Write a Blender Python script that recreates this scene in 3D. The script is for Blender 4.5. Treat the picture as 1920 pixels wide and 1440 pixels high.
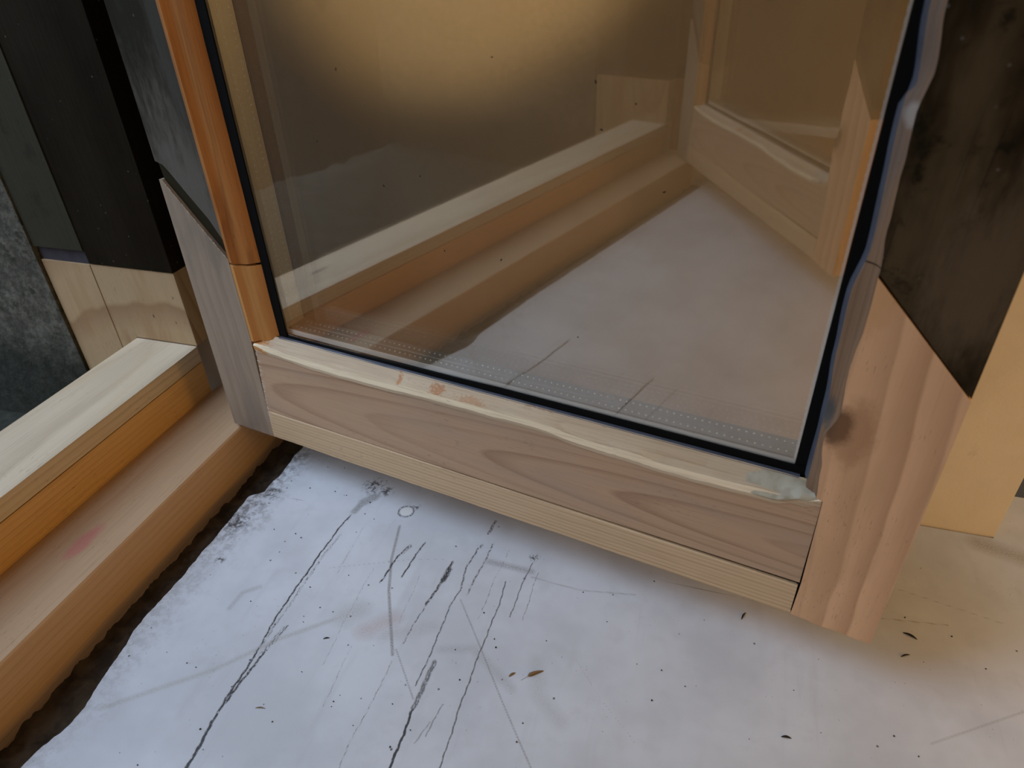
import bpy, bmesh, math, random
from mathutils import Vector, Matrix, noise
random.seed(7)
for o in list(bpy.data.objects): bpy.data.objects.remove(o)
S = bpy.context.scene
C = S.collection

# ------------------------------------------------------------------ camera
cam_d = bpy.data.cameras.new('camera')
cam_d.sensor_width = 36.0
cam_d.lens = 1298.42 / 1920 * 36.0
cam_d.clip_start = 0.01
cam = bpy.data.objects.new('camera', cam_d); C.objects.link(cam)
RIGHT = Vector((0.95600633, 0.29158155, -0.03212622))
DOWN = Vector((0.1377269, -0.54284367, -0.82846367))
FWD = Vector((-0.25900423, 0.78759187, -0.55912061))
m = Matrix((RIGHT, -DOWN, -FWD)).transposed().to_4x4()
m.translation = (0, 0, 0.555)
cam.matrix_world = m
cam_d.dof.use_dof = True
cam_d.dof.focus_distance = 0.66
cam_d.dof.aperture_fstop = 7.0
S.camera = cam
S.view_settings.view_transform = 'Standard'
S.view_settings.look = 'None'
S.view_settings.gamma = 1.0
S.view_settings.use_curve_mapping = False
S.view_settings.exposure = 1.26

# ------------------------------------------------------------------ node helper
class NT:
    def __init__(s, tree):
        s.t = tree; s.n = tree.nodes; s.l = tree.links
    def new(s, k, **kw):
        n = s.n.new(k)
        for a, b in kw.items(): setattr(n, a, b)
        return n
    def put(s, sock, v):
        if v is None: return
        if isinstance(v, bpy.types.NodeSocket): s.l.new(v, sock)
        else: sock.default_value = v
    def math(s, op, a, b=None, c=None, clamp=False):
        n = s.new('ShaderNodeMath', operation=op, use_clamp=clamp)
        s.put(n.inputs[0], a); s.put(n.inputs[1], b); s.put(n.inputs[2], c)
        return n.outputs[0]
    def vmath(s, op, a, b=None, out=0):
        n = s.new('ShaderNodeVectorMath', operation=op)
        s.put(n.inputs[0], a)
        if op == 'SCALE': s.put(n.inputs['Scale'], b)
        else: s.put(n.inputs[1], b)
        return n.outputs[out]
    def xyz(s, x, y, z):
        n = s.new('ShaderNodeCombineXYZ')
        s.put(n.inputs[0], x); s.put(n.inputs[1], y); s.put(n.inputs[2], z)
        return n.outputs[0]
    def sep(s, v):
        n = s.new('ShaderNodeSeparateXYZ'); s.put(n.inputs[0], v); return n.outputs
    def noise(s, vec, scale, detail=3, rough=.5, dist=0, col=False):
        n = s.new('ShaderNodeTexNoise')
        s.put(n.inputs['Vector'], vec)
        n.inputs['Scale'].default_value = scale; n.inputs['Detail'].default_value = detail
        n.inputs['Roughness'].default_value = rough; n.inputs['Distortion'].default_value = dist
        return n.outputs['Color' if col else 'Fac']
    def ramp(s, f, stops, interp='LINEAR'):
        n = s.new('ShaderNodeValToRGB'); r = n.color_ramp; r.interpolation = interp
        while len(r.elements) < len(stops): r.elements.new(.5)
        for e, (p, c) in zip(r.elements, stops):
            e.position = p
            e.color = (c, c, c, 1) if isinstance(c, (int, float)) else (*c, 1)
        s.put(n.inputs[0], f); return n.outputs[0]
    def mix(s, f, a, b, mode='MIX'):
        n = s.new('ShaderNodeMix', data_type='RGBA', blend_type=mode)
        s.put(n.inputs[0], f)
        for i, v in ((6, a), (7, b)):
            if isinstance(v, (tuple, list)) and len(v) == 3: v = (*v, 1)
            s.put(n.inputs[i], v)
        return n.outputs[2]
    def smooth(s, x, lo, hi):
        n = s.new('ShaderNodeMapRange', interpolation_type='SMOOTHSTEP')
        s.put(n.inputs[0], x); n.inputs[1].default_value = lo; n.inputs[2].default_value = hi
        return n.outputs[0]

def new_mat(name):
    mt = bpy.data.materials.new(name); mt.use_nodes = True
    T = NT(mt.node_tree)
    b = T.n['Principled BSDF']
    return mt, T, b
def setcol(T, b, col, rough=.6, spec=.3, bump=None, bstr=.3, bdist=.001):
    if isinstance(col, tuple): col = (*col, 1) if len(col) == 3 else col
    T.put(b.inputs['Base Color'], col); T.put(b.inputs['Roughness'], rough)
    b.inputs['Specular IOR Level'].default_value = spec
    if bump is not None:
        n = T.new('ShaderNodeBump'); n.inputs['Strength'].default_value = bstr
        n.inputs['Distance'].default_value = bdist
        T.put(n.inputs['Height'], bump); T.l.new(n.outputs[0], b.inputs['Normal'])

# ------------------------------------------------------------------ world: cool daylight outside (-x), dim warm room (+x)
w = bpy.data.worlds.new('world'); S.world = w; w.use_nodes = True
T = NT(w.node_tree); bg = T.n['Background']
tc = T.new('ShaderNodeTexCoord'); d = T.sep(tc.outputs['Generated'])
outside = T.smooth(d[0], 0.25, -0.30)
up = T.smooth(d[2], -0.02, 0.14)
sky = T.mix(T.smooth(d[2], 0.0, 0.9), (0.80, 0.88, 1.0), (0.56, 0.73, 1.0))
room = T.mix(T.smooth(d[2], -0.6, 0.5), (0.07, 0.042, 0.014), (0.15, 0.095, 0.035))
street = (0.0075, 0.007, 0.006)
outc = T.mix(up, street, sky)
side = T.math('MULTIPLY_ADD', T.smooth(d[1], .30, -.40), 1.75, .80)
outs = T.vmath('SCALE', outc, T.math('MULTIPLY', side, T.math('MULTIPLY_ADD', T.smooth(d[2], .20, .80), 1.05, .36)))
T.put(bg.inputs[0], T.mix(outside, room, outs))
bg.inputs[1].default_value = 1.0

def area(name, loc, target, size, power, col, sy=None):
    l = bpy.data.lights.new(name, 'AREA'); l.energy = power; l.color = col; l.size = size
    if sy: l.shape = 'RECTANGLE'; l.size_y = sy
    o = bpy.data.objects.new(name, l); C.objects.link(o); o.location = loc
    o.rotation_euler = (Vector(target) - Vector(loc)).to_track_quat('-Z', 'Y').to_euler()
    return o
def spot(name, loc, target, deg, power, col, blend=.6, rad=.01):
    l = bpy.data.lights.new(name, 'SPOT'); l.energy = power; l.color = col
    l.spot_size = math.radians(deg); l.spot_blend = blend; l.shadow_soft_size = rad
    o = bpy.data.objects.new(name, l); C.objects.link(o); o.location = loc
    o.rotation_euler = (Vector(target) - Vector(loc)).to_track_quat('-Z', 'Y').to_euler()
    return o
area('room_lamp', (1.05, 0.18, 0.25), (0.10, 0.50, 0.1), 0.30, 1.5, (1.0, 0.57, 0.13))
spot('wall_glow', (0.55, -0.70, 1.20), (-0.225, 0.632, 0.605), 12.5, 110, (1.0, 0.79, 0.50), .42, .03)
spot('sill_glow', (1.3, -0.5, 1.4), (0.415, 0.365, 0.0), 6.0, 55, (1.0, 0.74, 0.42), .5, .01)

# ------------------------------------------------------------------ mesh helpers
def link(name, bm, mats, parent=None, smooth=False, auto=True):
    bmesh.ops.recalc_face_normals(bm, faces=bm.faces)
    me = bpy.data.meshes.new(name); bm.to_mesh(me); bm.free()
    o = bpy.data.objects.new(name, me); C.objects.link(o)
    for mt in (mats if isinstance(mats, (list, tuple)) else [mats]): me.materials.append(mt)
    if parent: o.parent = parent
    if smooth:
        for p in me.polygons: p.use_smooth = True
        if auto: me.set_sharp_from_angle(angle=math.radians(38))
    return o
def tag(o, label=None, cat=None, group=None, kind=None):
    if label: o['label'] = label
    if cat: o['category'] = cat
    if group: o['group'] = group
    if kind: o['kind'] = kind
    return o
def prism(bm, pts, axis, a, b):
    """closed outline pts (2D) extruded from a to b along axis"""
    def v(p, t):
        if axis == 'x': return (t, p[0], p[1])
        if axis == 'y': return (p[0], t, p[1])
        return (p[0], p[1], t)
    A = [bm.verts.new(v(p, a)) for p in pts]; B = [bm.verts.new(v(p, b)) for p in pts]
    n = len(pts)
    bm.faces.new(A); bm.faces.new(B[::-1])
    for i in range(n): bm.faces.new((A[i], A[(i+1) % n], B[(i+1) % n], B[i]))
def box(bm, x0, x1, y0, y1, z0, z1):
    prism(bm, [(x0, y0), (x1, y0), (x1, y1), (x0, y1)], 'z', z0, z1)
def bevel(bm, w=.0006, seg=1):
    es = [e for e in bm.edges if len(e.link_faces) == 2 and e.calc_face_angle(0) > .5]
    bmesh.ops.bevel(bm, geom=es, offset=w, segments=seg, profile=.6, affect='EDGES', clamp_overlap=True)
def sweep(bm, ts, prof, axis, closed=True):
    """loft: prof(t) gives closed outline (2D) for each t"""
    rings = []
    for t in ts:
        r = []
        for p in prof(t):
            if axis == 'x': q = (t, p[0], p[1])
            elif axis == 'y': q = (p[0], t, p[1])
            else: q = (p[0], p[1], t)
            r.append(bm.verts.new(q))
        rings.append(r)
    n = len(rings[0])
    for A, B in zip(rings, rings[1:]):
        for i in range(n): bm.faces.new((A[i], A[(i+1) % n], B[(i+1) % n], B[i]))
    bm.faces.new(rings[0]); bm.faces.new(rings[-1][::-1])
def frange(a, b, n): return [a + (b - a) * i / n for i in range(n + 1)]
def nz(x, y=0.0, z=0.0): return noise.noise(Vector((x, y, z)))
def interp(tab, t):
    if t <= tab[0][0]: return tab[0][1]
    for (a, va), (b, vb) in zip(tab, tab[1:]):
        if t <= b:
            f = (t - a) / (b - a); f = f * f * (3 - 2 * f)
            return va + (vb - va) * f
    return tab[-1][1]

# ------------------------------------------------------------------ materials
def wood(name, axis, light, late, spot_ns=70, spot_amp=.9, pith=(0, .05, 0), spacing=.006, late_amt=.7, rough=.62, wob=.004,
         fiber=.10, stain=None, stain_amt=.0, spots=(), spec=.25, wob_scale=5, edge=(.55, .93)):
    mt, T, b = new_mat(name)
    tc = T.new('ShaderNodeTexCoord').outputs['Object']
    x, y, z = T.sep(tc)
    g, u, v = {'x': (x, z, y), 'z': (z, x, y), 'y': (y, x, z)}[axis]
    st = T.xyz(T.math('MULTIPLY', g, .35), u, v)
    wn = T.noise(st, wob_scale * 4, 2, .5, col=True); wx, wy, _ = T.sep(wn)
    uu = T.math('ADD', T.math('SUBTRACT', u, pith[0]), T.math('MULTIPLY', T.math('SUBTRACT', wx, .5), wob * 2))
    dd = T.math('ADD', T.math('MULTIPLY_ADD', g, pith[2], pith[1]), T.math('MULTIPLY', T.math('SUBTRACT', wy, .5), wob * 2))
    dd = T.math('ADD', dd, v)
    r = T.math('SQRT', T.math('ADD', T.math('MULTIPLY', uu, uu), T.math('MULTIPLY', dd, dd)))
    ph = T.math('FRACT', T.math('DIVIDE', r, spacing))
    idx = T.math('FLOOR', T.math('DIVIDE', r, spacing))
    wn1 = T.new('ShaderNodeTexWhiteNoise', noise_dimensions='1D'); T.put(wn1.inputs['W'], idx)
    ring = T.ramp(ph, [(0, 0.0), (edge[0], .12), (edge[1], 1.0), (1.0, 0.0)])
    ring = T.math('MULTIPLY', ring, T.math('MULTIPLY_ADD', wn1.outputs[0], .6, .4))
    fv = T.xyz(T.math('MULTIPLY', g, 14), T.math('MULTIPLY', u, 600), T.math('MULTIPLY', v, 600))
    fib = T.noise(fv, 1, 3, .6)
    fv2 = T.xyz(T.math('MULTIPLY', g, 5), T.math('MULTIPLY', u, 90), T.math('MULTIPLY', v, 90))
    fib2 = T.noise(fv2, 1, 3, .6)
    col = T.mix(T.math('MULTIPLY', ring, late_amt), light, late)
    col = T.mix(T.math('MULTIPLY', T.smooth(fib, .45, .75), fiber * 2.2), col, T.vmath('MULTIPLY', col, (.55, .5, .45)))
    col = T.mix(T.math('MULTIPLY', T.smooth(fib2, .5, .8), fiber * 1.6), col, T.vmath('MULTIPLY', col, (.7, .62, .55)))
    # pores / short dark dashes
    pv = T.xyz(T.math('MULTIPLY', g, 110), T.math('MULTIPLY', u, 900), T.math('MULTIPLY', v, 900))
    por = T.smooth(T.noise(pv, 1, 1, .5), .66, .74)
    zone = T.smooth(T.noise(tc, 14, 2), .48, .62)
    col = T.mix(T.math('MULTIPLY', T.math('MULTIPLY', por, zone), .5), col, (.12, .07, .04))
    big = T.noise(st, 11, 3, .55)
    col = T.mix(T.math('MULTIPLY', T.smooth(big, .5, .72), .22), col, T.vmath('MULTIPLY', col, (.78, .72, .70)))
    if stain:
        sv = T.xyz(T.math('MULTIPLY', g, 6), T.math('MULTIPLY', u, 26), T.math('MULTIPLY', v, 26))
        sn = T.noise(sv, 1, 3, .55, .4)
        col = T.mix(T.math('MULTIPLY', T.smooth(sn, .48, .66), stain_amt), col, stain)
    for (cx, cy, cz, rx, ry, rz, sc, amt) in spots:
        p = T.vmath('SUBTRACT', tc, (cx, cy, cz)); p = T.vmath('DIVIDE', p, (rx, ry, rz))
        ln = T.math('ADD', T.vmath('LENGTH', p, out=1), T.math('MULTIPLY_ADD', T.noise(tc, spot_ns, 4, .7), spot_amp, -spot_amp / 2))
        col = T.mix(T.math('MULTIPLY', T.smooth(ln, 1.1, .45), amt), col, sc)
    h = T.math('ADD', T.math('MULTIPLY', fib, .7), T.math('MULTIPLY', ring, -.25))
    setcol(T, b, col, rough, spec, h, .35, .0006)
    return mt

def painted_old(name, c1, c2, c3, scale=9, rough=.6, axis='z', scratch=True, light=None, spots=()):
    mt, T, b = new_mat(name)
    tc = T.new('ShaderNodeTexCoord').outputs['Object']
    x, y, z = T.sep(tc)
    g, u, v = {'x': (x, z, y), 'z': (z, x, y), 'y': (y, x, z)}[axis]
    st = T.xyz(T.math('MULTIPLY', g, .4), u, v)
    a = T.noise(st, scale, 4, .6); bb = T.noise(tc, scale * 3.1, 4, .65)
    col = T.mix(T.smooth(a, .38, .62), c1, c2)
    col = T.mix(T.math('MULTIPLY', T.smooth(bb, .54, .68), .75), col, c3)
    fv = T.xyz(T.math('MULTIPLY', g, 12), T.math('MULTIPLY', u, 260), T.math('MULTIPLY', v, 260))
    f = T.noise(fv, 1, 3, .6)
    col = T.mix(T.math('MULTIPLY', T.smooth(f, .5, .75), .35), col, T.vmath('MULTIPLY', col, (.5, .5, .5)))
    if scratch:
        sv = T.xyz(T.math('MULTIPLY', T.math('ADD', g, T.math('MULTIPLY', u, 1.1)), 7), T.math('MULTIPLY', T.math('SUBTRACT', u, T.math('MULTIPLY', g, .05)), 420), 0)
        s1 = T.smooth(T.noise(sv, 1, 0, .5), .74, .79)
        col = T.mix(T.math('MULTIPLY', s1, .5), col, light or (.10, .095, .075))
    sp = T.new('ShaderNodeTexVoronoi'); T.put(sp.inputs['Vector'], tc); sp.inputs['Scale'].default_value = 55
    col = T.mix(T.math('MULTIPLY', T.smooth(sp.outputs['Distance'], .07, .03), .5), col, (.14, .13, .11))
    for (cx, cy, cz, rx, ry, rz, sc, amt) in spots:
        p = T.vmath('SUBTRACT', tc, (cx, cy, cz)); p = T.vmath('DIVIDE', p, (rx, ry, rz))
        ln = T.math('ADD', T.vmath('LENGTH', p, out=1), T.math('MULTIPLY_ADD', T.noise(T.xyz(T.math('MULTIPLY', x, 2), y, T.math('MULTIPLY', z, .5)), 60, 4, .65), 1.2, -.6))
        col = T.mix(T.math('MULTIPLY', T.smooth(ln, 1.25, .35), amt), col, sc)
    setcol(T, b, col, rough, .04, T.math('ADD', f, bb), .5, .0008)
    return mt

PALE = (0.50, 0.370, 0.245)
M = {}
# sash local grain
M['rail'] = wood('pine_rail', 'x', (.475, .315, .195), (.25, .135, .075), pith=(.074, .0520, -.0640), spacing=.0086, late_amt=.62,
                 wob=.0016, fiber=.10, stain=(.36, .27, .205), stain_amt=.35, edge=(.62, .93))
M['drip'] = wood('pine_drip_board', 'x', (.60, .43, .255), (.32, .19, .10), pith=(.30, .10, .012), spacing=.0042, late_amt=.6,
                 wob=.0012, fiber=.14, edge=(.45, .9))
M['new_stile'] = wood('pine_hinge_stile', 'z', (.31, .235, .165), (.17, .115, .075), pith=(-.20, .20, .02), spacing=.0085, late_amt=.4,
                      fiber=.1, stain=(.20, .155, .115), stain_amt=.7, edge=(.3, .8))
M['new_stile_r'] = wood('pine_lock_stile', 'z', (.70, .43, .245), (.36, .18, .085), pith=(.50, .030, .10), spacing=.019, late_amt=.62,
                        wob=.007, fiber=.05, stain=(.42, .255, .13), stain_amt=.35, edge=(.2, .9),
                        spots=((.578, 0, .198, .012, .02, .020, (.085, .05, .03), .95),
                               (.588, 0, .195, .017, .02, .034, (.27, .13, .055), .5),
                               (.575, 0, .30, .02, .02, .035, (.52, .29, .12), .5)))
M['bead'] = wood('varnished_orange_wood', 'z', (.45, .19, .052), (.22, .075, .018), pith=(.06, .03, .02), spacing=.006, late_amt=.7,
                 rough=.6, fiber=.22, spec=.2, stain=(.20, .065, .018), stain_amt=.45)
M['bead_new'] = wood('oiled_orange_wood', 'z', (.55, .27, .085), (.33, .13, .035), pith=(.06, .03, .01), spacing=.007, late_amt=.5,
                     rough=.5, fiber=.10, stain=(.42, .18, .05), stain_amt=.4)
M['bead_r'] = wood('sanded_brown_wood', 'z', (.22, .130, .075), (.12, .066, .036), pith=(.60, .04, .01), spacing=.005, late_amt=.6,
                   rough=.6, fiber=.12, spec=.15, stain=(.11, .095, .085), stain_amt=.55,
                   spots=((.569, .004, .205, .006, .02, .015, (.07, .065, .06), .95),
                          (.571, .004, .405, .006, .02, .008, (.40, .37, .33), .5)))
M['cove'] = wood('raw_softwood_cove', 'x', spot_ns=330, spot_amp=3.4, light=(.54, .415, .275), late=(.38, .26, .15), pith=(.30, .12, .015), spacing=.006, late_amt=.35,
                 wob=.002, fiber=.16, spots=((.195, .004, .130, .003, .02, .008, (.42, .17, .05), .8),
                                              (.238, .004, .130, .009, .02, .006, (.40, .16, .05), .75),
                                              (.275, .004, .128, .016, .02, .004, (.42, .19, .07), .55),
                                              (.345, .006, .138, .030, .02, .003, (.36, .19, .08), .55),
                                              (.013, .004, .128, .016, .03, .009, (.50, .19, .035), .9),
                                              (.022, .002, .120, .006, .03, .004, (.55, .22, .04), .8)))
M['ridge'] = wood('bare_splintered_wood', 'x', (.84, .70, .48), (.66, .50, .31), pith=(.3, .1, .02), spacing=.004, late_amt=.4, fiber=.2)
M['putty'] = new_mat('pale_green_filler')[0]
_, T, b = (lambda mt: (mt, NT(mt.node_tree), mt.node_tree.nodes['Principled BSDF']))(M['putty'])
tcc = T.new('ShaderNodeTexCoord').outputs['Object']
setcol(T, b, T.mix(T.smooth(T.noise(tcc, 90, 3), .4, .65), (.43, .39, .29), (.34, .29, .20)), .5, .3, T.noise(tcc, 160, 3), .5, .0006)

M['old'] = painted_old('old_grey_brown_paint', (.016, .013, .007), (.024, .022, .014), (.034, .033, .024), light=(.012, .011, .009),
    spots=((-.02, 0, .25, .065, .1, .15, (.120, .105, .086), .95), (.0, 0, .42, .014, .1, .09, (.060, .056, .045), .8)))
M['old_dry'] = painted_old('worn_grey_paint', (.072, .066, .056), (.10, .092, .082), (.055, .052, .045), light=(.018, .016, .014))
M['old_r'] = painted_old('mouldy_olive_paint', (.020, .014, .007), (.078, .054, .028), (.008, .008, .004), scale=17, light=(.010, .010, .007),
    spots=((.625, 0, .315, .030, .1, .055, (.115, .080, .048), .85), (.640, 0, .36, .018, .1, .06, (.10, .07, .04), .6)))
M['old_jamb'] = painted_old('dark_brown_paint', (.012, .008, .004), (.018, .013, .007), (.015, .011, .006), scratch=False)
M['old_grey'] = painted_old('grey_green_paint', (.040, .037, .024), (.050, .047, .032), (.028, .026, .017), scratch=False)
M['groove'] = new_mat('raw_olive_splice_face')[0]
T = NT(M['groove'].node_tree); setcol(T, T.n['Principled BSDF'], (.026, .020, .010), .9, .05)
M['dark'] = new_mat('dark_joint')[0]
T = NT(M['dark'].node_tree); setcol(T, T.n['Principled BSDF'], (.012, .009, .007), .9, .1)

M['frame'] = wood('larch_frame', 'y', (.54, .43, .295), (.33, .24, .15), pith=(-.675, .06, .010), spacing=.0085, late_amt=.8,
                  fiber=.10, wob=.003, stain=(.50, .36, .20), stain_amt=.3, edge=(.4, .85), spots=((-.668, .31, .119, .006, .022, .004, (.16, .11, .09), .8),))
M['frame_low'] = wood('larch_frame_lower', 'y', (.58, .34, .13), (.40, .20, .06), pith=(-.62, .30, .01), spacing=.007, late_amt=.5, fiber=.14)
M['frame_step'] = wood('larch_step', 'y', (.49, .32, .18), (.34, .18, .085), pith=(-.545, .24, .008), spacing=.0085, late_amt=.42,
                       fiber=.12, wob=.003, spots=((-.567, .335, .051, .010, .028, .01, (.50, .13, .13), .55),))
M['jamb_new'] = wood('new_jamb_wood', 'z', (.42, .29, .155), (.25, .13, .06), pith=(-.655, .66, .19), spacing=.017, late_amt=.75,
                     wob=.003, fiber=.10, stain=(.30, .165, .075), stain_amt=.6,
                     spots=((-.665, .595, .155, .0015, .02, .003, (.08, .05, .03), .9), (-.625, .595, .185, .0012, .02, .0025, (.08, .05, .03), .8),
                            (-.633, .595, .150, .0012, .02, .003, (.08, .05, .03), .8)))

def simple(name, col, rough=.5, spec=.4, metal=0, noise_amt=0, nscale=60, bstr=.2):
    mt, T, b = new_mat(name)
    tc = T.new('ShaderNodeTexCoord').outputs['Object']
    c = col
    bump = None
    if noise_amt:
        n = T.noise(tc, nscale, 4, .6)
        c = T.mix(T.math('MULTIPLY', T.smooth(n, .35, .7), noise_amt), col, tuple(k * .55 for k in col))
        bump = n
    setcol(T, b, c, rough, spec, bump, bstr, .0006)
    b.inputs['Metallic'].default_value = metal
    return mt
M['gasket'] = simple('black_rubber', (.004, .004, .004), .75, .08)
M['sealant'] = simple('blue_grey_sealant', (.060, .066, .085), .5, .3, 0, .6, 60, .3)
M['alu'] = simple('brushed_spacer_metal', (.42, .385, .30), .4, .5, .35)
M['alu_highlight'] = simple('painted_edge_highlight', (.90, .88, .82), .3, .5, .2)  # edge highlight put into the base colour
M['dots'] = simple('painted_dot_glint', (.97, .97, .95), .5, .5, 0)  # white colour stands in for sky glints on the punched holes
M['alu_low'] = simple('dim_spacer_metal', (.24, .225, .195), .45, .5, .2)  # darker copy of the same spacer metal, its dimmer look painted in
M['alu_side'] = simple('lit_spacer_metal', (.80, .72, .52), .45, .5, .05)  # paler copy of the same metal, lamp light put into its colour
M['joint_fill'] = simple('dull_violet_grey_filler', (.055, .048, .056), .8, .1, 0, .6, 60)
M['fibre'] = simple('pale_wood_fibre', (.62, .56, .45), .8, .2)
M['chaff'] = simple('brown_chaff', (.20, .125, .06), .7, .3)
M['grit'] = simple('dark_grit', (.02, .017, .013), .8, .2)

def glass_mat(name, fac, tint, haze=.03):
    mt = bpy.data.materials.new(name); mt.use_nodes = True; T = NT(mt.node_tree)
    T.n.remove(T.n['Principled BSDF'])
    out = T.n['Material Output']
    tr = T.new('ShaderNodeBsdfTransparent'); tr.inputs[0].default_value = (*tint, 1)
    gl = T.new('ShaderNodeBsdfGlossy'); gl.inputs['Roughness'].default_value = 0.0; gl.inputs[0].default_value = (1.0, .955, .88, 1)
    g_ = T.new('ShaderNodeNewGeometry')
    cs = T.math('ABSOLUTE', T.vmath('DOT_PRODUCT', g_.outputs['Normal'], g_.outputs['Incoming'], out=1))
    sch = T.math('MULTIPLY_ADD', T.math('POWER', T.math('SUBTRACT', 1.0, cs, clamp=True), 5.0), .9, .04)
    f = T.math('ADD', sch, fac, clamp=True)
    df = T.new('ShaderNodeBsdfDiffuse'); df.inputs[0].default_value = (.62, .55, .44, 1)
    dm = T.new('ShaderNodeMixShader'); dm.inputs[0].default_value = haze  # tan diffuse share mixed in as painted haze over the glass
    T.l.new(tr.outputs[0], dm.inputs[1]); T.l.new(df.outputs[0], dm.inputs[2])
    mx = T.new('ShaderNodeMixShader'); T.put(mx.inputs[0], f)
    T.l.new(dm.outputs[0], mx.inputs[1]); T.l.new(gl.outputs[0], mx.inputs[2]); T.l.new(mx.outputs[0], out.inputs[0])
    return mt
M['glass'] = glass_mat('window_glass', .09, (.965, .95, .915))
M['glass_coated'] = glass_mat('coated_window_glass', .17, (.93, .91, .87))

# plaster / concrete / painted sill
def plaster(name, c1, c2, rough=.7, sc=7):
    mt, T, b = new_mat(name)
    tc = T.new('ShaderNodeTexCoord').outputs['Object']
    n1 = T.noise(tc, sc, 4, .6); n2 = T.noise(tc, 220, 3, .6); n3 = T.noise(tc, 36, 4, .6)
    col = T.mix(T.smooth(n1, .35, .65), c1, c2)
    col = T.mix(T.math('MULTIPLY', T.smooth(n3, .62, .75), .35), col, tuple(k * .6 for k in c1))
    setcol(T, b, col, rough, .3, T.math('ADD', n2, T.math('MULTIPLY', n3, 2)), .25, .0009)
    return mt
M['plaster'] = plaster('cream_painted_plaster', (.70, .60, .46), (.64, .54, .41))
M['room_wall'] = plaster('room_wall_paint', (.55, .50, .42), (.50, .45, .38))
mt, T, b = new_mat('mossy_concrete'); M['concrete'] = mt
tc = T.new('ShaderNodeTexCoord').outputs['Object']
n1 = T.noise(tc, 9, 4, .6); n2 = T.noise(tc, 70, 5, .7); n3 = T.noise(tc, 48, 5, .7)
col = T.mix(T.smooth(n2, .35, .7), (.060, .056, .044), (.13, .120, .094))
col = T.mix(T.math('MULTIPLY', T.smooth(n3, .54, .66), .75), col, (.028, .030, .018))
zz = T.sep(tc)[2]
low = T.smooth(T.math('ADD', zz, T.math('MULTIPLY', n1, -.12)), .06, -.02)
col = T.mix(T.math('MULTIPLY', low, .8), col, (.018, .020, .015))
setcol(T, b, col, .95, .05, T.math('ADD', n2, n3), .7, .003)
M['rubble'] = plaster('dark_mortar_debris', (.035, .024, .015), (.085, .060, .036), .95, 40)

# --- white sill paint; cracks, pencil lines and smudges are distance fields stored on the board's own vertices
mt, T, b = new_mat('cracked_white_sill_paint'); M['sill'] = mt
tc = T.new('ShaderNodeTexCoord').outputs['Object']
px, py, pz = T.sep(tc)
flat = T.xyz(px, py, 0)
def attr(name, col=False):
    n = T.new('ShaderNodeAttribute', attribute_name=name); return n.outputs['Color' if col else 'Fac']
grain = T.noise(T.xyz(T.math('MULTIPLY', px, 1100), T.math('MULTIPLY', py, 230), 0), 1, 3, .65)
speck = T.noise(flat, 700, 2, .6)
n_big = T.noise(flat, 7, 4, .6); n_mid = T.noise(flat, 30, 4, .62)
base = T.mix(T.smooth(n_big, .38, .64), (.60, .615, .635), (.51, .52, .535))
base = T.mix(T.math('MULTIPLY', T.smooth(n_mid, .52, .72), .25), base, (.44, .44, .44))
streaks = T.noise(T.xyz(T.math('MULTIPLY', px, 55), T.math('MULTIPLY', py, 6), 0), 1, 3, .6)
base = T.mix(T.math('MULTIPLY', T.smooth(streaks, .55, .75), .2), base, (.40, .40, .40))
patchy = T.math('MULTIPLY_ADD', T.smooth(speck, .38, .62), .55, .45)
base = T.mix(T.math('MULTIPLY', attr('smudge_amount'), patchy), base, attr('smudge_colour', True))
pl = T.math('ADD', attr('pencil_distance'), T.math('MULTIPLY_ADD', speck, .9, -.45))
pm = T.math('MULTIPLY', T.smooth(pl, 1.0, .2), T.math('MULTIPLY', attr('pencil_amount'), patchy))
base = T.mix(pm, base, (.20, .185, .165))
# dirt along the broken edge by the frame
edge_d = T.math('SUBTRACT', px, -.486)
near = T.smooth(T.math('ADD', edge_d, T.math('MULTIPLY', n_mid, -.035)), .030, -.012)
near = T.math('MULTIPLY', near, T.smooth(T.noise(flat, 120, 4, .7), .42, .6))
base = T.mix(T.math('MULTIPLY', near, T.math('MULTIPLY_ADD', T.smooth(py, .36, .46), .45, .22)), base, (.075, .05, .042))
dirt = T.math('MULTIPLY', attr('dirt_amount'), T.smooth(T.noise(flat, 190, 3, .7), .47, .56))
base = T.mix(T.math('MULTIPLY', dirt, .88), base, (.035, .028, .024))
# pale round scar
ringd = T.vmath('LENGTH', T.vmath('DIVIDE', T.vmath('SUBTRACT', flat, (-.298, .505, 0)), (.0085, .0085, 1)), out=1)
ringd = T.math('ADD', ringd, T.math('MULTIPLY_ADD', n_mid, .5, -.25))
base = T.mix(T.math('MULTIPLY', T.smooth(T.math('ABSOLUTE', T.math('SUBTRACT', ringd, 1.0)), .22, .02), T.smooth(speck, .42, .52)), base, (.07, .065, .06))
base = T.mix(T.smooth(ringd, .85, .7), base, (.68, .66, .63))
cd = T.math('ADD', attr('crack_distance'), T.math('MULTIPLY_ADD', grain, 2.6, -1.3))
cgate = T.smooth(T.math('SUBTRACT', grain, attr('crack_break')), .0, .07)
cr = T.math('MULTIPLY', T.math('MULTIPLY', T.smooth(cd, 1.0, .55), cgate), attr('crack_amount'))
base = T.mix(T.math('MULTIPLY', cr, .95), base, (.026, .025, .026))
vo = T.new('ShaderNodeTexVoronoi'); T.put(vo.inputs['Vector'], flat); vo.inputs['Scale'].default_value = 62
wsep = T.sep(vo.outputs['Color'])
sp = T.math('MULTIPLY', T.smooth(vo.outputs['Distance'], .085, .045), T.math('GREATER_THAN', wsep[0], .72))
base = T.mix(T.math('MULTIPLY', sp, .85), base, (.05, .042, .036))
vo2 = T.new('ShaderNodeTexVoronoi'); T.put(vo2.inputs['Vector'], flat); vo2.inputs['Scale'].default_value = 230
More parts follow.
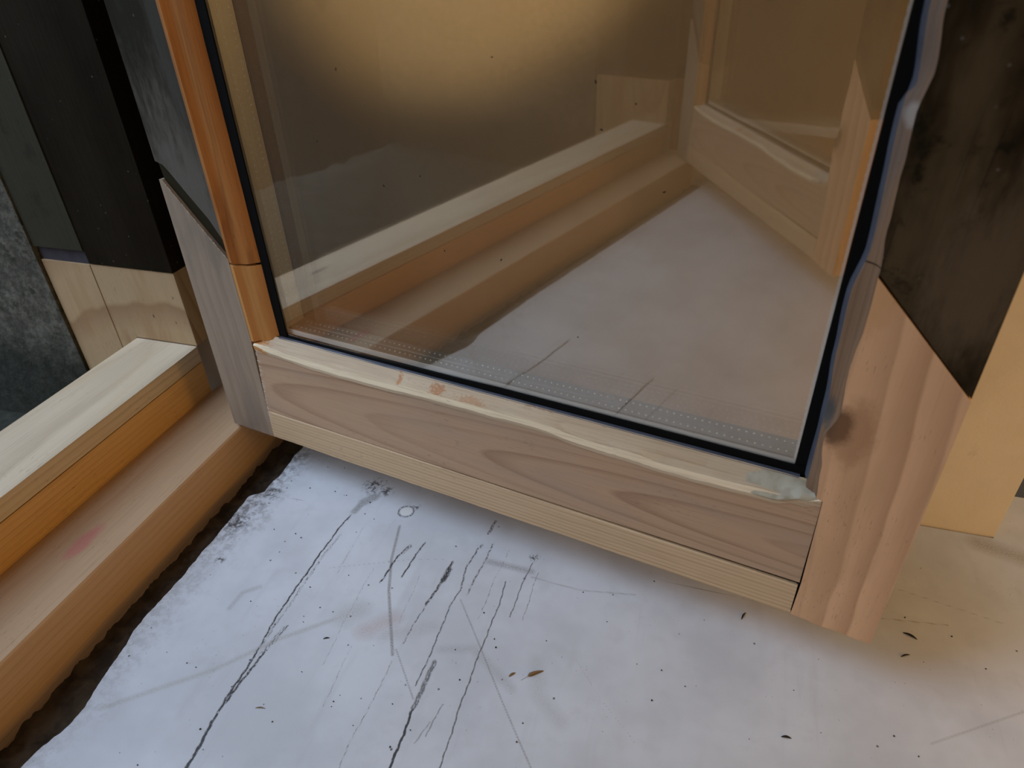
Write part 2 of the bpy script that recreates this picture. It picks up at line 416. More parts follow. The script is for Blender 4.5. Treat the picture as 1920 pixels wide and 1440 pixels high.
w2 = T.sep(vo2.outputs['Color'])
clus = T.smooth(T.noise(flat, 11, 2), .48, .62)
sp2 = T.math('MULTIPLY', T.math('MULTIPLY', T.smooth(vo2.outputs['Distance'], .16, .08), T.math('GREATER_THAN', w2[0], .72)), clus)
base = T.mix(T.math('MULTIPLY', sp2, .45), base, (.12, .10, .085))
hgt = T.math('ADD', T.math('MULTIPLY', T.noise(flat, 90, 4, .6), .5), T.math('MULTIPLY', cr, -2.0))
setcol(T, b, base, .50, .35, hgt, .45, .0008)

SMUDGES = [  # points, half width, colour, amount
 ([(-.455, .216), (-.384, .274), (-.344, .319), (-.296, .36)], .0035, (0.29, 0.26, 0.20), .45),
 ([(-.296, .36), (-.288, .368)], .016, (0.33, 0.31, 0.27), .5),
 ([(-.272, .348), (-.250, .368)], .012, (0.42, 0.30, 0.26), .5),
 ([(-.412, .336), (-.411, .356), (-.398, .367)], .0035, (0.25, 0.24, 0.23), .5),
 ([(-.184, .46), (-.138, .459)], .0050, (0.24, 0.22, 0.22), .7),
 ([(-.106, .361), (-.095, .33), (-.072, .312)], .009, (0.36, 0.35, 0.33), .35),
 ([(-.194, .349), (-.165, .358), (-.12, .33)], .006, (0.32, 0.31, 0.30), .45),
 ([(.30, .618), (.36, .60), (.40, .60)], .014, (0.22, 0.16, 0.09), .6),
 ([(-.25, .35), (-.21, .37)], .010, (0.36, 0.32, 0.29), .4),
 ([(-.3555, .490), (-.3535, .502)], .0048, (0.26, 0.25, 0.24), 1.6),
 ([(-.3525, .506), (-.3440, .517)], .0068, (0.26, 0.25, 0.24), 1.6),
]
PENCIL = [
 ([(-.296, .483), (-.284, .436), (-.269, .398), (-.249, .36), (-.234, .332)], .0024, .9),
 ([(-.136, .452), (-.085, .449), (-.032, .458)], .0016, .5),
 ([(-.196, .407), (-.175, .381), (-.156, .357), (-.127, .32), (-.105, .293), (-.085, .269)], .0013, .75),
 ([(-.085, .269), (-.06, .235)], .0013, .6),
 ([(-.234, .339), (-.215, .317), (-.198, .297)], .0013, .75),
 ([(-.342, .408), (-.304, .424), (-.262, .442), (-.228, .451)], .0009, .5),
 ([(-.013, .483), (.072, .481), (.121, .482), (.25, .50)], .0012, .8),
 ([(-.461, .492), (-.414, .489)], .0010, .8),
 ([(.215, .375), (.30, .43)], .0016, .4),
 ([(.12, .56), (.20, .535), (.30, .515)], .0011, .6),
]
CRACKS = [  # points, half width, amount, break-up threshold
 ([(-.349, .10), (-.349, .193), (-.354, .232)], .0017, 1, .30),
 ([(-.354, .232), (-.356, .255), (-.3555, .273), (-.357, .30)], .0014, 1, .38),
 ([(-.357, .30), (-.3615, .345), (-.361, .422), (-.360, .458), (-.357, .484)], .0012, 1, .38),
 ([(-.3575, .30), (-.3565, .345), (-.3565, .42), (-.354, .455)], .0022, .75, .50),
 ([(-.354, .25), (-.3515, .285), (-.3495, .312), (-.345, .333)], .0015, 1, .38),
 ([(-.3515, .300), (-.3465, .331)], .0040, .7, .50),
 ([(-.190, .12), (-.192, .239), (-.195, .29)], .0013, 1, .25),
 ([(-.195, .29), (-.194, .318), (-.194, .336)], .0026, .75, .40),
 ([(-.150, .12), (-.154, .249), (-.157, .301), (-.158, .361), (-.157, .407), (-.159, .44)], .0008, .8, .36),
 ([(-.230, .345), (-.228, .371), (-.226, .393)], .0010, .8, .46),
 ([(-.226, .393), (-.221, .429), (-.221, .45)], .0018, 1, .42),
 ([(-.2215, .424), (-.220, .440)], .0034, 1, .36),
 ([(-.201, .309), (-.201, .356), (-.203, .394), (-.200, .417)], .0009, .8, .40),
 ([(-.200, .417), (-.204, .446), (-.201, .475)], .0012, .85, .42),
 ([(-.192, .414), (-.189, .453), (-.187, .485)], .0014, .8, .46),
 ([(-.197, .499), (-.195, .517)], .0022, .9, .44),
 ([(-.282, .405), (-.279, .441), (-.274, .458)], .0013, 1, .40),
 ([(-.276, .448), (-.273, .458)], .0030, .8, .46),
 ([(-.264, .417), (-.262, .442), (-.259, .467)], .0012, 1, .40),
 ([(-.232, .12), (-.232, .227), (-.233, .259), (-.231, .288), (-.232, .326)], .0010, .55, .50),
 ([(-.171, .39), (-.171, .44), (-.168, .48)], .0010, .5, .50),
 ([(-.143, .40), (-.142, .448), (-.140, .47)], .0008, .7, .38),
 ([(-.130, .40), (-.131, .46)], .0008, .5, .46),
 ([(-.29, .30), (-.295, .36), (-.297, .42)], .0009, .4, .5),
 ([(-.270, .27), (-.275, .33)], .0009, .4, .5),
 ([(-.330, .40), (-.334, .47)], .0008, .4, .5),
 ([(-.073, .373), (-.042, .34), (-.009, .311)], .0009, .45, .50),
 ([(-.175, .27), (-.172, .30)], .0008, .5, .40),
 ([(-.182, .262), (-.176, .282)], .0008, .4, .42),
 ([(-.246, .425), (-.245, .40), (-.243, .36)], .0009, .4, .5),
]
DIRT = [(-.464, .492, .014), (-.478, .44, .02), (-.46, .387, .007), (-.352, .534, .018), (-.335, .530, .012), (-.20, .478, .004), (-.14, .478, .007), (-.142, .448, .0024), (-.29, .515, .006)]

# ------------------------------------------------------------------ setting: walls, floor, outside ledge
def structure(name, boxes, mat, parent=None, bev=.0):
    bm = bmesh.new()
    for q in boxes: box(bm, *q)
    if bev: bevel(bm, bev, 3)
    o = link(name, bm, mat, parent, smooth=bool(bev)); o['kind'] = 'structure'
    return o
structure('wall_left', [(-.700, .317, .632, 2.4, -.03, 1.47)], M['plaster'], bev=.004)
structure('wall_right', [(-.700, .317, -2.4, -.772, -.03, 1.47)], M['plaster'], bev=.004)
structure('wall_top', [(-.700, .317, -2.4, 2.4, 1.47, 2.3)], M['plaster'])
structure('wall_bottom', [(-.500, .317, -2.4, 2.4, -.95, -.032)], M['room_wall'])
structure('floor', [(-.500, 3.2, -2.4, 2.4, -1.0, -.951)], simple('dark_floor_boards', (.06, .042, .024), .6, .3, 0, .5, 12))
# outside masonry with a rough face
bm = bmesh.new()
box(bm, -1.6, -.815, .594, 2.0, -.60, 2.3)
o = link('wall_outer_left', bm, M['concrete']); o['kind'] = 'structure'
bm = bmesh.new()
box(bm, -1.6, -.815, -2.0, -.734, -.60, 2.3)
o = link('wall_outer_right', bm, M['concrete']); o['kind'] = 'structure'
bm = bmesh.new()
nx, ny = 26, 60
vs = [[bm.verts.new((-1.6 + .89 * i / nx, -.734 + 1.328 * j / ny, -.055 + .016 * nz(i * .6, j * .6) - (.10 if i == 0 else 0))) for j in range(ny + 1)] for i in range(nx + 1)]
for i in range(nx):
    for j in range(ny): bm.faces.new((vs[i][j], vs[i+1][j], vs[i+1][j+1], vs[i][j+1]))
r = bmesh.ops.extrude_face_region(bm, geom=bm.faces[:])
for v in r['geom']:
    if isinstance(v, bmesh.types.BMVert): v.co.z = -.60
o = link('ledge_outside', bm, M['concrete'], smooth=True); o['kind'] = 'structure'

# rough bed of mortar crumbs in the gap between frame and sill board
bm = bmesh.new()
nx, ny = 14, 330
vs = [[None] * (ny + 1) for _ in range(nx + 1)]
for i in range(nx + 1):
    for j in range(ny + 1):
        x = -.530 + .075 * i / nx; y = -.735 + 1.35 * j / ny
        vs[i][j] = bm.verts.new((x, y, -.020 + .006 * nz(x * 60, y * 60) + .004 * nz(x * 170, y * 170, 3)))
for i in range(nx):
    for j in range(ny): bm.faces.new((vs[i][j], vs[i+1][j], vs[i+1][j+1], vs[i][j+1]))
r = bmesh.ops.extrude_face_region(bm, geom=bm.faces[:])
for v in r['geom']:
    if isinstance(v, bmesh.types.BMVert): v.co.z = -.0325
o = link('mortar_debris', bm, M['rubble'], smooth=True)
tag(o, 'dark crumbly mortar debris in the gap between frame and white sill', 'debris', kind='stuff')

# ------------------------------------------------------------------ sill board
EDGE = [(-.735, -.482), (.0, -.484), (.156, -.480), (.206, -.470), (.25, -.478), (.297, -.486), (.35, -.485), (.41, -.486), (.464, -.4875), (.478, -.489), (.492, -.476), (.523, -.474), (.571, -.476), (.632, -.478)]
def edge_x(y):
    return interp(EDGE, y) + .0016 * nz(y * 60) + .0008 * nz(y * 210, 3)
import numpy as np
def seg_dist(X, Y, pts):
    out = np.full(X.shape, 9.0)
    for A, B in zip(pts, pts[1:]):
        bx, by = B[0] - A[0], B[1] - A[1]; L2 = bx * bx + by * by
        t = np.clip(((X - A[0]) * bx + (Y - A[1]) * by) / L2, 0, 1)
        out = np.minimum(out, np.hypot(X - A[0] - t * bx, Y - A[1] - t * by))
    return out
ys = sorted(set(frange(-.765, .13, 70) + frange(.13, .630, 250)))
us = frange(0, 1, 1150)
def col_x(u, y): return edge_x(y) * (1 - u) + .3165 * u
bm = bmesh.new()
rows = []
for y in ys:
    e = edge_x(y)
    rows.append([bm.verts.new((e * (1 - u) + .3165 * u, y, 0)) for u in us])
for A, B in zip(rows, rows[1:]):
    for i in range(len(us) - 1): bm.faces.new((A[i], A[i+1], B[i+1], B[i]))
# front strip with the two ears past the wall corners, and the outer skirt
xs2 = frange(.3165, .405, 40)
ys2 = [-.845] + [y for y in ys[::1]] + [.640, .670, .705]
prev = None
colv = {}
last = [r_[-1] for r_ in rows]
grid = []
for j, y in enumerate(ys2):
    r_ = []
    for i, x in enumerate(xs2):
        if i == 0 and 0 < j <= len(ys): r_.append(last[j - 1])
        else: r_.append(bm.verts.new((x, y, 0)))
    grid.append(r_)
for A, B in zip(grid, grid[1:]):
    for i in range(len(xs2) - 1): bm.faces.new((A[i], A[i+1], B[i+1], B[i]))
border = [e for e in bm.edges if len(e.link_faces) == 1]
r = bmesh.ops.extrude_edge_only(bm, edges=border)
nv = [v for v in r['geom'] if isinstance(v, bmesh.types.BMVert)]
for v in nv: v.co.z = -.0012
for v in nv:
    if v.co.x > .404: v.co.x += .0012
ne = [e for e in r['geom'] if isinstance(e, bmesh.types.BMEdge)]
r = bmesh.ops.extrude_edge_only(bm, edges=ne)
nv = [v for v in r['geom'] if isinstance(v, bmesh.types.BMVert)]
for v in nv: v.co.z = -.030
ne = [e for e in r['geom'] if isinstance(e, bmesh.types.BMEdge)]
bmesh.ops.contextual_create(bm, geom=ne)
sill = link('window_sill', bm, M['sill'], smooth=True)
me = sill.data; n = len(me.vertices)
co = np.empty(n * 3); me.vertices.foreach_get('co', co); co = co.reshape(-1, 3); X, Y = co[:, 0], co[:, 1]
def put_attr(name, v, kind='FLOAT'):
    at = me.attributes.new(name, kind, 'POINT')
    at.data.foreach_set('color' if kind == 'FLOAT_COLOR' else 'value', np.ascontiguousarray(v, dtype=np.float32).ravel())
cdist = np.full(n, 9.0); camt = np.zeros(n); cbr = np.zeros(n)
for pts, wd, am, th_ in CRACKS:
    # a slow wander off the straight line
    q = seg_dist(X + .00035 * np.sin(Y * 140 + pts[0][0] * 900) + .0003 * np.sin(Y * 520 + wd * 1e5), Y, pts) / wd
    k = q < cdist; cdist[k] = q[k]; camt[k] = am; cbr[k] = th_
put_attr('crack_distance', cdist); put_attr('crack_amount', camt); put_attr('crack_break', cbr)
cdist = np.full(n, 9.0); camt = np.zeros(n)
for pts, wd, am in PENCIL:
    q = seg_dist(X, Y, pts) / wd
    k = q < cdist; cdist[k] = q[k]; camt[k] = am
put_attr('pencil_distance', cdist); put_attr('pencil_amount', camt)
amt = np.zeros(n); colr = np.ones((n, 4)) * .4
for pts, wd, c_, am in SMUDGES:
    q = np.clip(1.15 - seg_dist(X, Y, pts) / wd, 0, 1) * am
    k = q > amt; amt[k] = q[k]; colr[k, :3] = c_
put_attr('smudge_amount', np.clip(amt, 0, 1)); put_attr('smudge_colour', colr, 'FLOAT_COLOR')
amt = np.zeros(n)
for cx, cy, rr in DIRT: amt = np.maximum(amt, np.clip(1.4 - 1.4 * np.hypot(X - cx, Y - cy) / rr, 0, 1))
put_attr('dirt_amount', amt)
tag(sill, 'white painted wooden window sill board with long black cracks', 'window sill')

# small things lying on the sill
def splinter(name, x, y, ang, L, wd, mat, label, cat, awn=False, grp=None):
    bm = bmesh.new()
    n = 10
    rings = []
    for i in range(n + 1):
        t = i / n
        rr = wd * (math.sin(math.pi * min(1, t * .92 + .06)) ** .8) * .5 + .00006
        if awn and t < .38: rr = .00012
        cx = (t - .5) * L; cy = .06 * L * math.sin(t * 3) ; cz = rr * .7 + .0003 * math.sin(t * math.pi)
        rings.append([bm.verts.new((cx, cy + rr * math.cos(a), cz + rr * .7 * math.sin(a))) for a in frange(0, 2 * math.pi * 5 / 6, 5)])
    for A, B in zip(rings, rings[1:]):
        for k in range(6): bm.faces.new((A[k], A[(k+1) % 6], B[(k+1) % 6], B[k]))
    bm.faces.new(rings[0]); bm.faces.new(rings[-1][::-1])
    o = link(name, bm, mat, smooth=True, auto=False)
    o.location = (x, y, 0.0001); o.rotation_euler = (0, 0, ang)
    tag(o, label, cat, grp); return o
splinter('grass_husk', -.1055, .3465, .70, .022, .0030, M['chaff'], 'larger brown pointed grass husk with a thin awn on the white sill', 'husk', True)
splinter('grass_husk', -.123, .3425, .85, .007, .0016, M['chaff'], 'tiny brown husk just left of the larger husk on the sill', 'husk')
splinter('wood_splinter', -.3015, .331, .45, .006, .0012, M['grit'], 'short dark splinter lying between the two longest sill cracks', 'splinter')
splinter('wood_splinter', -.3215, .2535, .2, .009, .0010, M['chaff'], 'small reddish brown wood shaving on the sill near the longest crack', 'splinter')
splinter('wood_splinter', .070, .4605, 1.2, .010, .0014, M['grit'], 'thin dark splinter standing out under the sash corner on the sill', 'splinter')
splinter('dead_insect', .106, .349, .1, .008, .0020, M['grit'], 'small black insect speck alone on the bare white sill', 'insect')
splinter('dead_insect', .215, .478, -.4, .012, .0022, M['grit'], 'dark curled insect on the brownish sill beside the sash corner', 'insect')
splinter('wood_splinter', .208, .455, .5, .009, .0014, M['grit'], 'short brown splinter below the curled insect on the sill', 'splinter')
bm = bmesh.new()
for k in range(150):
    x = random.uniform(-.46, .33); y = random.uniform(.16, .58)
    rr = random.uniform(.0003, .0008)
    bmesh.ops.create_icosphere(bm, subdivisions=1, radius=rr, matrix=Matrix.Translation((x, y, rr * .7)) @ Matrix.Diagonal((1, random.uniform(.6, 1.4), .8, 1)))
o = link('sawdust_grit', bm, M['grit']); tag(o, 'tiny dark grit scattered over the white sill', 'grit', kind='stuff')

# ------------------------------------------------------------------ fixed frame
win = bpy.data.objects.new('window_1', None); C.objects.link(win); win.location = (0, 0, 0); win['kind'] = 'structure'
win['label'] = 'fixed wooden window frame with new pale bottom rail and patched jambs'
def rail_piece(name, pts, y0, y1, mat, bev=.0008):
    bm = bmesh.new(); prism(bm, pts, 'y', y0, y1); bevel(bm, bev, 2)
    return link(name, bm, mat, win, smooth=True)
Y0, Y1 = -.735, .597
rail_piece('rail_cap', [(-.707, .0975), (-.612, .0975), (-.612, .119), (-.704, .119)], Y0, Y1, M['frame'], .0012)
rail_piece('rail_body', [(-.705, -.06), (-.612, -.06), (-.612, .0962), (-.705, .0962)], Y0, Y1, M['frame_low'], .0010)
rail_piece('rail_step', [(-.6115, -.06), (-.527, -.06), (-.5268, .049), (-.5285, .051), (-.6115, .051)], Y0 + .006, Y1 + .02, M['frame_step'], .0010)
# knot on the lower rail face
def jamb(sgn, y):
    """sgn=+1 far jamb at y, -1 near jamb mirrored"""
    def bx(x0, x1, d0, d1, z0, z1): 
        a, b_ = y + sgn * d0, y + sgn * d1
        return (x0, x1, min(a, b_), max(a, b_), z0, z1)
    def part(name, q, mat, bev=.0010, rag=0):
        bm = bmesh.new(); box(bm, *q); bevel(bm, bev, 2)
        return link(name, bm, mat, win, smooth=True)
    part('jamb_old', bx(-.735, -.612, 0, .10, .2195, 1.47), M['old_jamb'], .002)
    part('outer_strip_old', bx(-.8135, -.7365, -.001, .10, .236, 1.47), M['old_grey'], .002)
    part('filler', bx(-.812, -.738, .003, .09, .2170, .236), M['joint_fill'])
    part('rebate_old', bx(-.6118, -.527, .034, .10, .2195, 1.47), M['old_jamb'])
    part('rebate_new', bx(-.6118, -.527, .0345, .10, .052, .2185), M['jamb_new'])
    part('outer_strip_new', bx(-.812, -.7365, .0005, .09, -.05, .2175), M['jamb_new'])
    # main repair block with its pointed tongue lapping the rail cap
    bm = bmesh.new()
    a, b_ = y + sgn * .001, y + sgn * .09
    prism(bm, [(-.7355, .2185), (-.7355, .085), (-.722, .083), (-.712, .098), (-.706, .1195), (-.6125, .1195), (-.6125, .2185)], 'y', min(a, b_), max(a, b_))
    bevel(bm, .0010, 2)
    link('jamb_repair', bm, M['jamb_new'], win, smooth=True)
jamb(1, .597); jamb(-1, -.735)
bm = bmesh.new(); box(bm, -.707, -.527, -.735, .597, 1.42, 1.47); bevel(bm, .002, 2)
link('head_rail', bm, M['old_jamb'], win, smooth=True)

# ------------------------------------------------------------------ casement sash (local: x along the sash from hinge, y depth, z up)
D = .066; TOP = 1.34
SPECKS = [(0.3078, 0.4206), (0.384, 0.409), (0.1367, 0.3487), (0.2002, 0.3185), (0.4123, 0.3971), (0.3893, 0.3791), (0.2376, 0.3307), (0.4361, 0.3421), (0.2544, 0.2698), (0.308, 0.2708), (0.376, 0.2146), (0.1692, 0.4062)]
def make_sash():
    root = bpy.data.objects.new('window_sash', None); C.objects.link(root)
    def L(name, bm, mat, parent=root, smooth=True): return link(name, bm, mat, parent, smooth)
    # hinge stile: new lower piece, spliced on a slope to the old upper piece
    bm = bmesh.new()
    prism(bm, [(-.0625, 0), (.0000, 0), (.0070, .132), (.0070, .2265), (-.0555, .2990), (-.0590, .2990)], 'y', 0, D); bevel(bm, .0007, 2)
    L('stile_repair', bm, M['new_stile'])
    bm = bmesh.new()
    prism(bm, [(-.0580, .3165), (-.0490, .3140), (-.0420, .3070), (-.0300, .2930), (-.0060, .2660), (.0060, .2460), (.0060, TOP), (-.0580, TOP)], 'y', .0012, D); bevel(bm, .0009, 2)
    L('stile', bm, M['old'])
    # raw wedge left between the two pieces
    bm = bmesh.new()
    prism(bm, [(-.0570, .3175), (.0060, .2500), (.0066, .2260), (-.0552, .2985)], 'y', .0035, D - .004)
    L('splice_gap', bm, M['groove'])
    bm = bmesh.new()
    for k in range(120):      # torn fibres along the lower lip of the splice
        t = random.random(); x = -.055 + .061 * t; z = .2985 - .072 * t
        a = random.uniform(.3, 2.2); l_ = random.uniform(.0008, .0026); wd = .00022
        p0 = Vector((x, -.0003, z)); p1 = p0 + Vector((l_ * math.cos(a), -random.uniform(0, .0006), l_ * math.sin(a)))
        s_ = Vector((-math.sin(a), 0, math.cos(a))) * wd; dp = Vector((0, .0004, 0))
        q = [bm.verts.new(v) for v in (p0 - s_, p0 + s_, p0 + dp, p1)]
        bm.faces.new((q[0], q[1], q[3])); bm.faces.new((q[1], q[2], q[3])); bm.faces.new((q[2], q[0], q[3])); bm.faces.new((q[0], q[2], q[1]))
    L('torn_fibres', bm, M['fibre'], smooth=False)
    bm = bmesh.new()
    for k in range(70):      # frayed grain ends of the rail at the hinge joint
        z = random.uniform(.02, .128); x = .0012 + .0085 * max(0, (z - .0385)) / .09 + random.uniform(0, .002)
        l_ = random.uniform(.002, .007); wd = .00018; a = random.uniform(-.35, .35)
        p0 = Vector((x, -.0001, z)); p1 = p0 + Vector((l_ * math.cos(a), -random.uniform(.0001, .0005), l_ * math.sin(a)))
        s_ = Vector((-math.sin(a), 0, math.cos(a))) * wd; dp = Vector((0, .0005, 0))
        q = [bm.verts.new(v) for v in (p0 - s_, p0 + s_, p0 + dp, p1)]
        bm.faces.new((q[0], q[1], q[3])); bm.faces.new((q[1], q[2], q[3])); bm.faces.new((q[2], q[0], q[3])); bm.faces.new((q[0], q[2], q[1]))
    L('frayed_end', bm, M['fibre'], smooth=False)
    # hinge-side moulded bead, old varnished above the crack and new below
    def bead_prof(t):
        e = .0006 * nz(t * 25)
        return [(.0072, .0002), (.0110, .0002), (.0128, .0018), (.0150, .0046), (.0180, .0060), (.0220, .0066 + e), (.0260, .0078 + e),
                (.0300, .0102), (.0330, .0128), (.0350 + e, .0150), (.0350 + e, .0205), (.0072, .0205)]
    bm = bmesh.new(); sweep(bm, frange(.132, .2205, 12), bead_prof, 'z')
    for v in bm.verts:
        if v.co.z > .22: v.co.z += -.0015 * math.sin((v.co.x - .007) * 160) - (v.co.x - .01) * .10
    L('glazing_bead', bm, M['bead_new'])
    bm = bmesh.new(); sweep(bm, [.2222] + frange(.2235, TOP - .07, 60), bead_prof, 'z')
    for v in bm.verts:
        if v.co.z < .2235: v.co.z += .0008 - .0015 * math.sin((v.co.x - .007) * 160) - (v.co.x - .01) * .10
    L('glazing_bead', bm, M['bead'])
    bm = bmesh.new(); box(bm, .0080, .0335, .0145, .0195, .215, .2245); L('joint_crack', bm, M['dark'])
    # lock stile
    EX = [(.131, .5772), (.155, .5752), (.187, .5712), (.208, .5772), (.242, .5749), (.283, .5768), (.316, .5764), (.34, .5742), (.373, .5732), (.407, .5722), (.428, .5752), (.46, .5718), (.60, .574), (.8, .572), (1.3, .573)]
    BX = [(.131, .5675), (.213, .5668), (.250, .5640), (.295, .5630), (.326, .5672), (.412, .5640), (.416, .5678), (.46, .5640), (.7, .566), (1.3, .565)]
    bm = bmesh.new()
    def ex(t): return interp(EX, t) + .0004 * nz(t * 90)
    prism(bm, [(.5830, -.0010), (.5842, .0375), (.5822, .1290), (ex(.131), .1310)] + [(ex(t), t) for t in frange(.134, .308, 40)] + [(.5762, .3115), (.6462, .2400), (.6462, -.0040), (.6350, -.0046), (.6200, -.0030), (.6050, -.0038), (.594, -.0016)], 'y', 0, D)
    bevel(bm, .0006, 2)
    L('stile_repair', bm, M['new_stile_r'])
    bm = bmesh.new()
    prism(bm, [(.5765, .3135), (.6460, .2415), (.6460, TOP), (.5730, TOP)] + [(ex(t), t) for t in frange(TOP - .01, .318, 130)], 'y', .0006, D); bevel(bm, .0006, 2)
    L('stile', bm, M['old_r'])
    # lock-side moulding with a wavy hand-cut edge
    def rprof(t):
        xo = interp(EX, t) + .0004 * nz(t * 90); xi = interp(BX, t)
        mid = (xo + xi) / 2
        return [(xo - .0001, .0004), (xo - .0001, .0205), (xi, .0205), (xi, .0120), (xi + .0012, .0080), (mid, .0062), (xo - .0026, .0045), (xo - .0009, .0016)]
    bm = bmesh.new(); sweep(bm, frange(.131, .3170, 46), rprof, 'z')
    L('side_moulding', bm, M['bead_r'])
    bm = bmesh.new(); sweep(bm, frange(.3182, TOP - .07, 160), rprof, 'z')
    L('side_moulding', bm, M['bead_r'])
    # blue-grey sealant bead at the glass
    def sprof(t):
        xi = interp(BX, t); w_ = .0019 + .0006 * nz(t * 30, 7)
        return [(xi + .0010, .0090), (xi + .0010, .0165), (xi - w_, .0165), (xi - w_, .0150), (xi - w_ * .5, .0112)]
    bm = bmesh.new(); sweep(bm, frange(.139, TOP - .07, 160), sprof, 'z'); L('sealant', bm, M['sealant'])
    def sprof2(t):
        z0 = .1362 + .0004 * nz(t * 20)
        return [(.0112, z0), (.0148, z0), (.0148, z0 + .0013), (.0128, z0 + .0011)]
    bm = bmesh.new(); sweep(bm, frange(.037, .5625, 80), sprof2, 'x'); L('sealant', bm, M['sealant'])
    # bottom rail and drip board
    bm = bmesh.new()
    prism(bm, [(.0022, .0385), (.0096, .1200), (.5700, .1180), (.5815, .1270), (.5820, .1290), (.5828, .0385)], 'y', .0003, D); bevel(bm, .0007, 2)
    L('bottom_rail', bm, M['rail'])
    bm = bmesh.new()
    def dprof(t):
        zb = -.0008 + .0007 * nz(t * 14) + .0004 * nz(t * 120)
        zt = .0372 - .0034 * max(0, t - .15) / .43 + .0003 * nz(t * 40)
        return [(.0002, zb + .0008), (.0010, zb), (D, zb), (D, zt), (.0012, zt), (.0002, zt - .0008)]
    sweep(bm, frange(.0004, .5822, 160), dprof, 'x'); L('drip_board', bm, M['drip'])
    bm = bmesh.new(); box(bm, -.0010, .5850, .0035, D - .003, .0340, .0390); box(bm, .5810, .5860, .003, D - .003, .0, .128)
    box(bm, -.0020, .0040, .003, D - .003, .002, .0400)
    box(bm, -.0005, .0110, .003, D - .003, .0385, .121); L('joint_gap', bm, M['dark'], smooth=False)
    # splintered pale lip and cove on top of the rail
    LIP = [(.009, .1275), (.035, .1226), (.0985, .1195), (.166, .1195), (.215, .1215), (.229, .1221), (.288, .1222), (.342, .1234), (.393, .1182), (.486, .1160), (.548, .1185), (.5705, .1255), (.582, .1295)]
    def lip(t): return interp(LIP, t) + .0008 * nz(t * 45, 2) + .0004 * nz(t * 190, 4)
    def cprof(t):
        zl = lip(t); wd = .0058 + .0012 * nz(t * 22, 5)
        if t < .03: wd *= max(.2, t / .03)
        if t > .55: wd *= max(.25, (.582 - t) / .032)
        zt = zl + wd
        hump = .0008 * nz(t * 12, 8)
        return [(-.0003, zl - .0035), (-.0004, zl), (.0010, zt), (.0026, zt + .0006), (.0048, zt + .0008 + hump), (.0075, zt + .0028 + hump),
                (.0100, .1340), (.0118, .1368), (.0125, .1368), (.0125, .1150), (.0020, .1150)]
    ts = frange(.0090, .5815, 230)
    bm = bmesh.new(); sweep(bm, ts, cprof, 'x')
    bm.faces.ensure_lookup_table()
    nprof = 11
    for i, f in enumerate(bm.faces[:(len(ts) - 1) * nprof]):
        if i % nprof == 1: f.material_index = 1
    L('cove_moulding', bm, [M['cove'], M['ridge']])
    bm = bmesh.new()
    def putty(t):
        h_ = math.sin(math.pi * min(1, max(0, (t - .525) / .056))) ** .7
        zl = lip(t)
        k = (1 - h_) * .0022; hh = .0006 * nz(t * 150, 4)
        return [(-.0012 * h_ + k * .4, zl + .0005 - k), (-.0016 * h_ + k * .4 + hh, zl + .0020 - k), (.0002 + k * .4, zl + .0045 - k + hh), (.003 + k * .4, zl + .0066 - k), (.0085, .1315 + .0015 * h_ - k + hh), (.0110, .1364 - k), (.0112, .120), (.002, .120)]
    sweep(bm, frange(.525, .5812, 40), putty, 'x'); L('filler', bm, M['putty'])
    # top rail closes the sash above the picture
    bm = bmesh.new(); box(bm, .007, .573, .001, D, TOP - .075, TOP); bevel(bm, .001, 2); L('top_rail', bm, M['old'])
    # glazing unit
    gx0, gx1, gz0, gz1 = .0360, .5640, .1375, TOP - .070
    bm = bmesh.new(); box(bm, gx0, gx1, .0165, .0200, gz0, gz1); L('glass_pane', bm, M['glass_coated'], smooth=False)
    bm = bmesh.new(); box(bm, gx0, gx1, .0460, .0490, gz0, gz1); L('glass_pane', bm, M['glass'], smooth=False)
    bm = bmesh.new()   # black rubber all round, closing the rebate
    box(bm, .0345, .0405, .0155, .0500, .1350, gz1); box(bm, .5572, .5655, .0160, .0500, .1350, gz1)
    box(bm, .0405, .5572, .0155, .0500, .1340, .1393)
    box(bm, .0342, .0457, .0149, .0164, .1370, gz1)
    prism(bm, [(.0345, .1345), (.0345, .1372), (.10, .1378), (.20, .1415), (.30, .1440), (.45, .1443), (.565, .1443), (.565, .1345)], 'y', .0149, .0164)
    box(bm, .0405, .5572, .0155, .0500, gz1 - .004, gz1 + .003)
    L('glazing_gasket', bm, M['gasket'], smooth=False)
    sx0, sx1, sz0 = .0408, .5568, .1396
    def dome(bm, c, ax):
        r = bmesh.ops.create_icosphere(bm, subdivisions=1, radius=.00100, matrix=Matrix.Translation(c))
        fs = set(f for v in r['verts'] for f in v.link_faces)
        for f in fs: f.material_index = 1
    sh = .0060
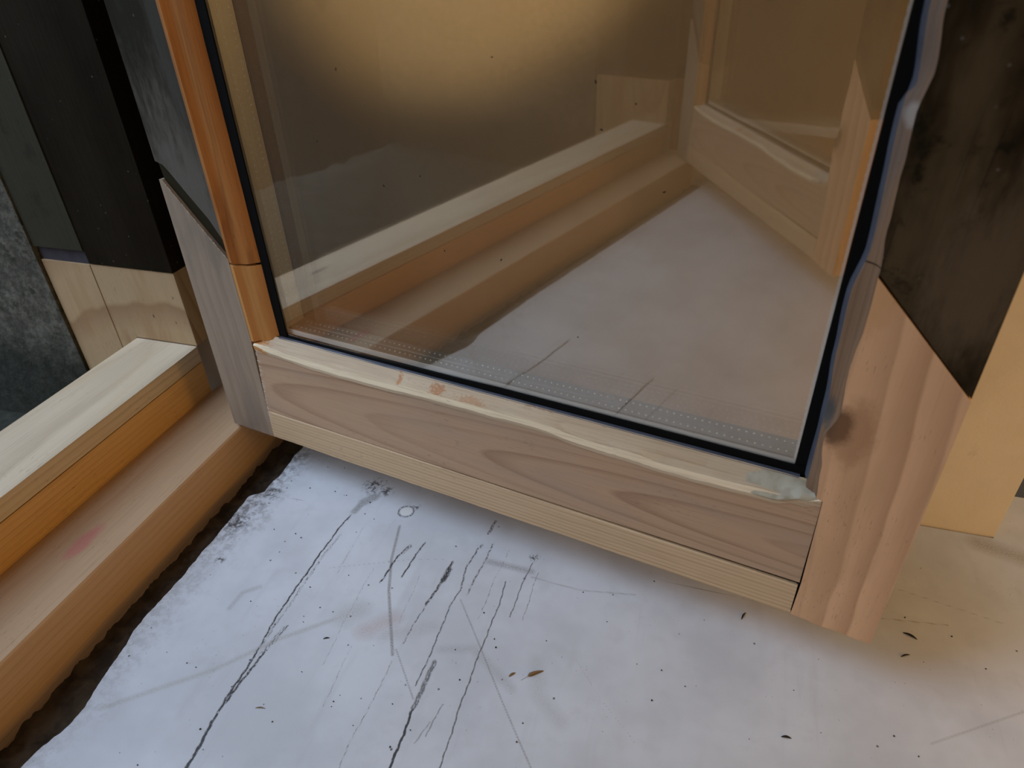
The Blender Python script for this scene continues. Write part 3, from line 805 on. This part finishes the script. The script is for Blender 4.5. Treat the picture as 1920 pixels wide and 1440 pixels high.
    for nm in ('bottom', 'left', 'right'):
        bm = bmesh.new()
        y0, y1 = .0204, .0456; ym = (y0 + y1) / 2
        if nm == 'bottom':
            prism(bm, [(y0, sz0), (y1, sz0), (y1, sz0 + sh), (ym + .0012, sz0 + sh), (ym + .0005, sz0 + sh - .0006), (ym - .0005, sz0 + sh - .0006), (ym - .0012, sz0 + sh), (y0, sz0 + sh)], 'x', sx0, sx1)
            for k in range(84):
                x = sx0 + .010 + k * .0060
                dome(bm, (x, y0 + .0075, sz0 + sh), 0); dome(bm, (x + .0030, y1 - .0055, sz0 + sh), 0)
        else:
            s_ = 1 if nm == 'left' else -1; xe = (sx0 if nm == 'left' else sx1)
            th = .0035 if nm == 'left' else .0012
            prism(bm, [(xe, y0), (xe, y1), (xe + s_ * th, y1), (xe + s_ * th, ym + .0012), (xe + s_ * (th - .0005), ym), (xe + s_ * th, ym - .0012), (xe + s_ * th, y0)], 'z', sz0 + sh + .0003, gz1 - .005)
            for k in range(110):
                z = sz0 + sh + .008 + k * .0060
                dome(bm, (xe + s_ * th, y0 + .0075, z), 1); dome(bm, (xe + s_ * th, y1 - .0055, z + .003), 1)
        bevel_ok = False
        L('spacer_bar', bm, [M['alu_low'] if nm == 'bottom' else M['alu_side'], M['dots']], smooth=False)
    bm = bmesh.new()   # highlight along the spacer's rounded edge, painted as a bright strip
    box(bm, sx0, sx1, .01995, .0209, sz0 + .0004, sz0 + .0022 + .0040)
    box(bm, sx0, sx0 + .0016, .01995, .0209, sz0 + .0062, gz1 - .005)
    box(bm, sx1 - .0016, sx1, .01995, .0209, sz0 + .0062, gz1 - .005)
    L('edge_highlight', bm, M['alu_highlight'], smooth=False)
    for k, (x, z) in enumerate(SPECKS):
        bm = bmesh.new()
        bmesh.ops.create_icosphere(bm, subdivisions=1, radius=.0008, matrix=Matrix.Translation((x, .0162, z)) @ Matrix.Rotation(k * 1.3, 4, 'Y') @ Matrix.Diagonal((1.0 + .8 * (k % 2), .4, .7, 1)))
        L('dirt_speck', bm, M['grit'])
    # room-side rebate lips
    bm = bmesh.new(); box(bm, .0070, .0408, .0500, D - .0005, .125, TOP - .07); L('inner_bead', bm, M['bead_r'])
    bm = bmesh.new(); box(bm, .5560, .5750, .0500, D - .0005, .131, TOP - .07); L('inner_bead', bm, M['bead_r'])
    bm = bmesh.new(); box(bm, .0408, .5560, .0500, D - .0005, .1200, .1305); L('inner_bead', bm, M['bead_new'])
    return root

sash = make_sash()
tag(sash, 'nearest window sash, opened over the white sill, pine repairs below dark old stiles', 'window sash', 'pair of casement sashes')
sash.location = (-.4731, .5292, .055)
sash.rotation_euler = (0, 0, math.radians(80.07 - 90))
# second leaf on the near jamb, seen in the first leaf's glass
r2 = sash.copy(); C.objects.link(r2)
for ch in list(sash.children):
    c = ch.copy(); C.objects.link(c); c.parent = r2
    for gch in ch.children:
        d2 = gch.copy(); C.objects.link(d2); d2.parent = c
tag(r2, 'second window sash, standing half open, seen only as a reflection in the glass', 'window sash', 'pair of casement sashes')
r2.location = (-.524, -.680, .055)
r2.scale = (-1, 1, 1)
r2.rotation_euler = (0, 0, math.radians(223.8))
